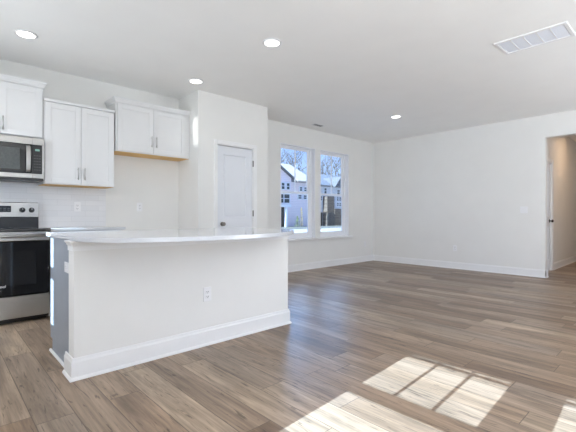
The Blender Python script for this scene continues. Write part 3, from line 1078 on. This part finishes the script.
def side_roof(mb, x0, x1, y0, y1, z0, zr, over=0.35, th=0.18):
    """roof with ridge along X"""
    ym = (y0 + y1) / 2
    s = (zr - z0) / (ym - y0)
    za = z0 - over * s
    mb.prism([(y0 - over, za), (ym, zr), (y1 + over, za), (y1 + over, za + th), (ym, zr + th), (y0 - over, za + th)], x0 - 0.2, x1 + 0.2, 'X')
    return mb


ha = thing('house', (27, 33, GZ), 'lavender sided house with dark front door seen through the left window', 'house', 'houses across the street')
MB().box(21.0, 30.9, 29.0, 37.0, GZ, 4.75).prism([(29.0, 4.75), (33.0, 6.9), (37.0, 4.75)], 21.0, 30.9, 'X').build('house_wall', SIDING, ha)
side_roof(MB(), 21.0, 30.9, 29.0, 37.0, 4.75, 6.9).build('house_roof', SHINGLE, ha)
MB().box(22.0, 26.9, 28.3, 29.0, 3.50, 4.9).prism([(22.0, 4.9), (24.45, 6.35), (26.9, 4.9)], 28.3, 31.0, 'Y').build('front_gable', SIDING, ha)
gable(MB(), 22.0, 26.9, 28.3, 31.2, 4.9, 6.35).build('gable_roof', SHINGLE, ha)
side_roof(MB(), 28.3, 30.9, 28.9, 37.1, 4.78, 7.0).build('sunlit_roof_patch', PALESH, ha)  # roof piece painted paler to show a sunlit slope
MB().box(22.0, 26.9, 28.3, 28.99, 1.92, 2.22).build('porch_beam', VINYL, ha)
MB().box(26.15, 26.4, 28.32, 28.57, GZ, 1.92).build('porch_post', VINYL, ha)
hwin(ha, 25.45, 25.95, 3.72, 4.35, 28.29)
hwin(ha, 26.15, 26.65, 3.72, 4.35, 28.29)
hwin(ha, 28.72, 29.2, 3.72, 4.12, 28.99)
hwin(ha, 29.4, 29.88, 3.72, 4.12, 28.99)
hwin(ha, 28.5, 29.1, 2.86, 3.25, 28.99)
hwin(ha, 29.3, 29.88, 2.86, 3.25, 28.99)
hwin(ha, 25.6, 27.3, 2.38, 3.25, 28.99, 2)
MB().box(25.6, 26.75, 28.90, 29.0, GZ, 1.9).build('front_door', HDOOR, ha)

hb_ = thing('house', (35, 33, GZ), 'white sided house with stone arched entry seen through the right window', 'house', 'houses across the street')
MB().box(31.8, 41.0, 29.0, 37.5, GZ, 4.5).prism([(29.0, 4.5), (33.2, 6.3), (37.5, 4.5)], 31.8, 41.0, 'X').build('house_wall', SIDINGW, hb_)
side_roof(MB(), 31.8, 41.0, 29.0, 37.5, 4.5, 6.3).build('house_roof', SHINGLE, hb_)
MB().prism([(34.1, 4.50), (35.0, 5.50), (35.9, 4.50)], 28.4, 30.5, 'Y').build('dormer_gable', DARKSH, hb_)
gable(MB(), 34.1, 35.9, 28.4, 31.0, 4.50, 5.50, 0.12, 0.12).build('dormer_roof', SHINGLE, hb_)
MB().box(32.55, 33.75, 28.3, 29.0, GZ, 3.25).build('stone_tower', STONE, hb_)
MB().box(33.78, 34.95, 28.2, 29.0, GZ, 1.85).build('stone_pier', STONE, hb_)
ad = [(32.5, GZ), (33.7, GZ), (33.7, 0.95)] + [(33.1 + 0.6 * math.cos(a), 0.95 + 0.48 * math.sin(a)) for a in [PI * k / 10 for k in range(1, 10)]] + [(32.5, 0.95)]
MB().prism(ad, 28.12, 28.32, 'Y').build('arched_door', HDOOR, hb_)
hwin(hb_, 34.95, 35.85, 2.82, 3.24, 28.99, 2)
hwin(hb_, 34.95, 35.85, 2.20, 2.54, 28.99, 2)
hwin(hb_, 34.5, 34.75, 1.95, 3.25, 28.99)
hwin(hb_, 32.1, 32.42, 2.8, 3.25, 28.99)
hwin(hb_, 32.7, 33.2, 3.6, 4.2, 28.99)
hwin(hb_, 35.0, 35.6, 3.6, 4.1, 28.99)
MB().box(32.1, 32.42, 28.93, 29.0, GZ, 1.4).build('side_door', HDOOR, hb_)

rnd = random.Random(4)


def bare_tree(x, y, h, label, seed, spread=0.42):
    rnd = random.Random(seed)
    mb = MB()

    def branch(p, d, ln, r, depth):
        pts, rs = [p], [r]
        q = p.copy()
        dd = d.copy()
        for i in range(4):
            dd = (dd + Vector((rnd.uniform(-.18, .18), rnd.uniform(-.18, .18), rnd.uniform(-.02, .14)))).normalized()
            q = q + dd * ln / 4
            pts.append(q.copy())
            rs.append(r * (1 - 0.16 * (i + 1)))
        mb.tube(pts, rs, 5 if depth else 8, caps=False)
        if depth >= 5:
            return
        for k in range(3 if depth < 4 else 2):
            f = rnd.uniform(0.45, 1.0)
            base = pts[min(4, int(f * 4))]
            az = rnd.uniform(0, 2 * PI)
            nd = (dd + Vector((math.cos(az), math.sin(az), rnd.uniform(-.1, .5))) * (spread * 1.9)).normalized()
            branch(base, nd, ln * rnd.uniform(0.55, 0.78), r * 0.56, depth + 1)
    branch(Vector((x, y, GZ)), Vector((0, 0, 1)), h * 0.42, h * 0.02, 0)
    o = mb.build('bare_tree', BARK, None, (x, y, GZ))
    tag(o, label, 'tree', 'bare trees behind the houses')


bare_tree(38.2, 40.5, 14.0, 'bare tree behind the left edge of the lavender house', 12)
bare_tree(50.5, 49.8, 15.0, 'bare tree rising behind the right side of the lavender house', 7)
bare_tree(48.3, 40.5, 14.5, 'bare tree with tall trunk behind the white house', 12)
bare_tree(41.8, 46.5, 15.5, 'bare tree showing between the roof and muntin of the left window', 33)
bare_tree(61.0, 50.0, 15.0, 'bare tree behind the right gable of the white house', 21)


def shrub(name, x, y, h, w, m, label, seed, n=220):
    rnd = random.Random(seed)
    b = bmesh.new()
    for i in range(n):
        u = rnd.random()
        rr = w * (1 - u) ** 0.6 * math.sqrt(rnd.random())
        a = rnd.uniform(0, 2 * PI)
        p = Vector((x + rr * math.cos(a), y + rr * math.sin(a), GZ + 0.05 + u * h))
        s = rnd.uniform(0.05, 0.10)
        q = Matrix.Rotation(rnd.uniform(0, 6.28), 3, 'Z') @ Matrix.Rotation(rnd.uniform(-1, 1), 3, 'X')
        vs = [b.verts.new(p + q @ Vector(v) * s) for v in ((-.5, 0, 0), (0, -.25, .5), (.5, 0, 1.1), (0, .25, .5))]
        b.faces.new(vs)
    mb = MB().merge(b)
    t = thing(name, (x, y, GZ), label, 'shrub')
    mb.build('foliage', m, t)
    MB().tube([(x, y, GZ), (x, y, GZ + h * 0.9)], [0.035, 0.012], 6).build('stem', BARK, t)


shrub('evergreen_shrub', 27.1, 27.6, 1.05, 0.34, LEAF, 'small green shrub at the foot of the lavender house', 2)
shrub('columnar_shrub', 28.2, 28.1, 1.95, 0.2, LEAFY, 'slim yellow shrub against the lavender house wall', 5)
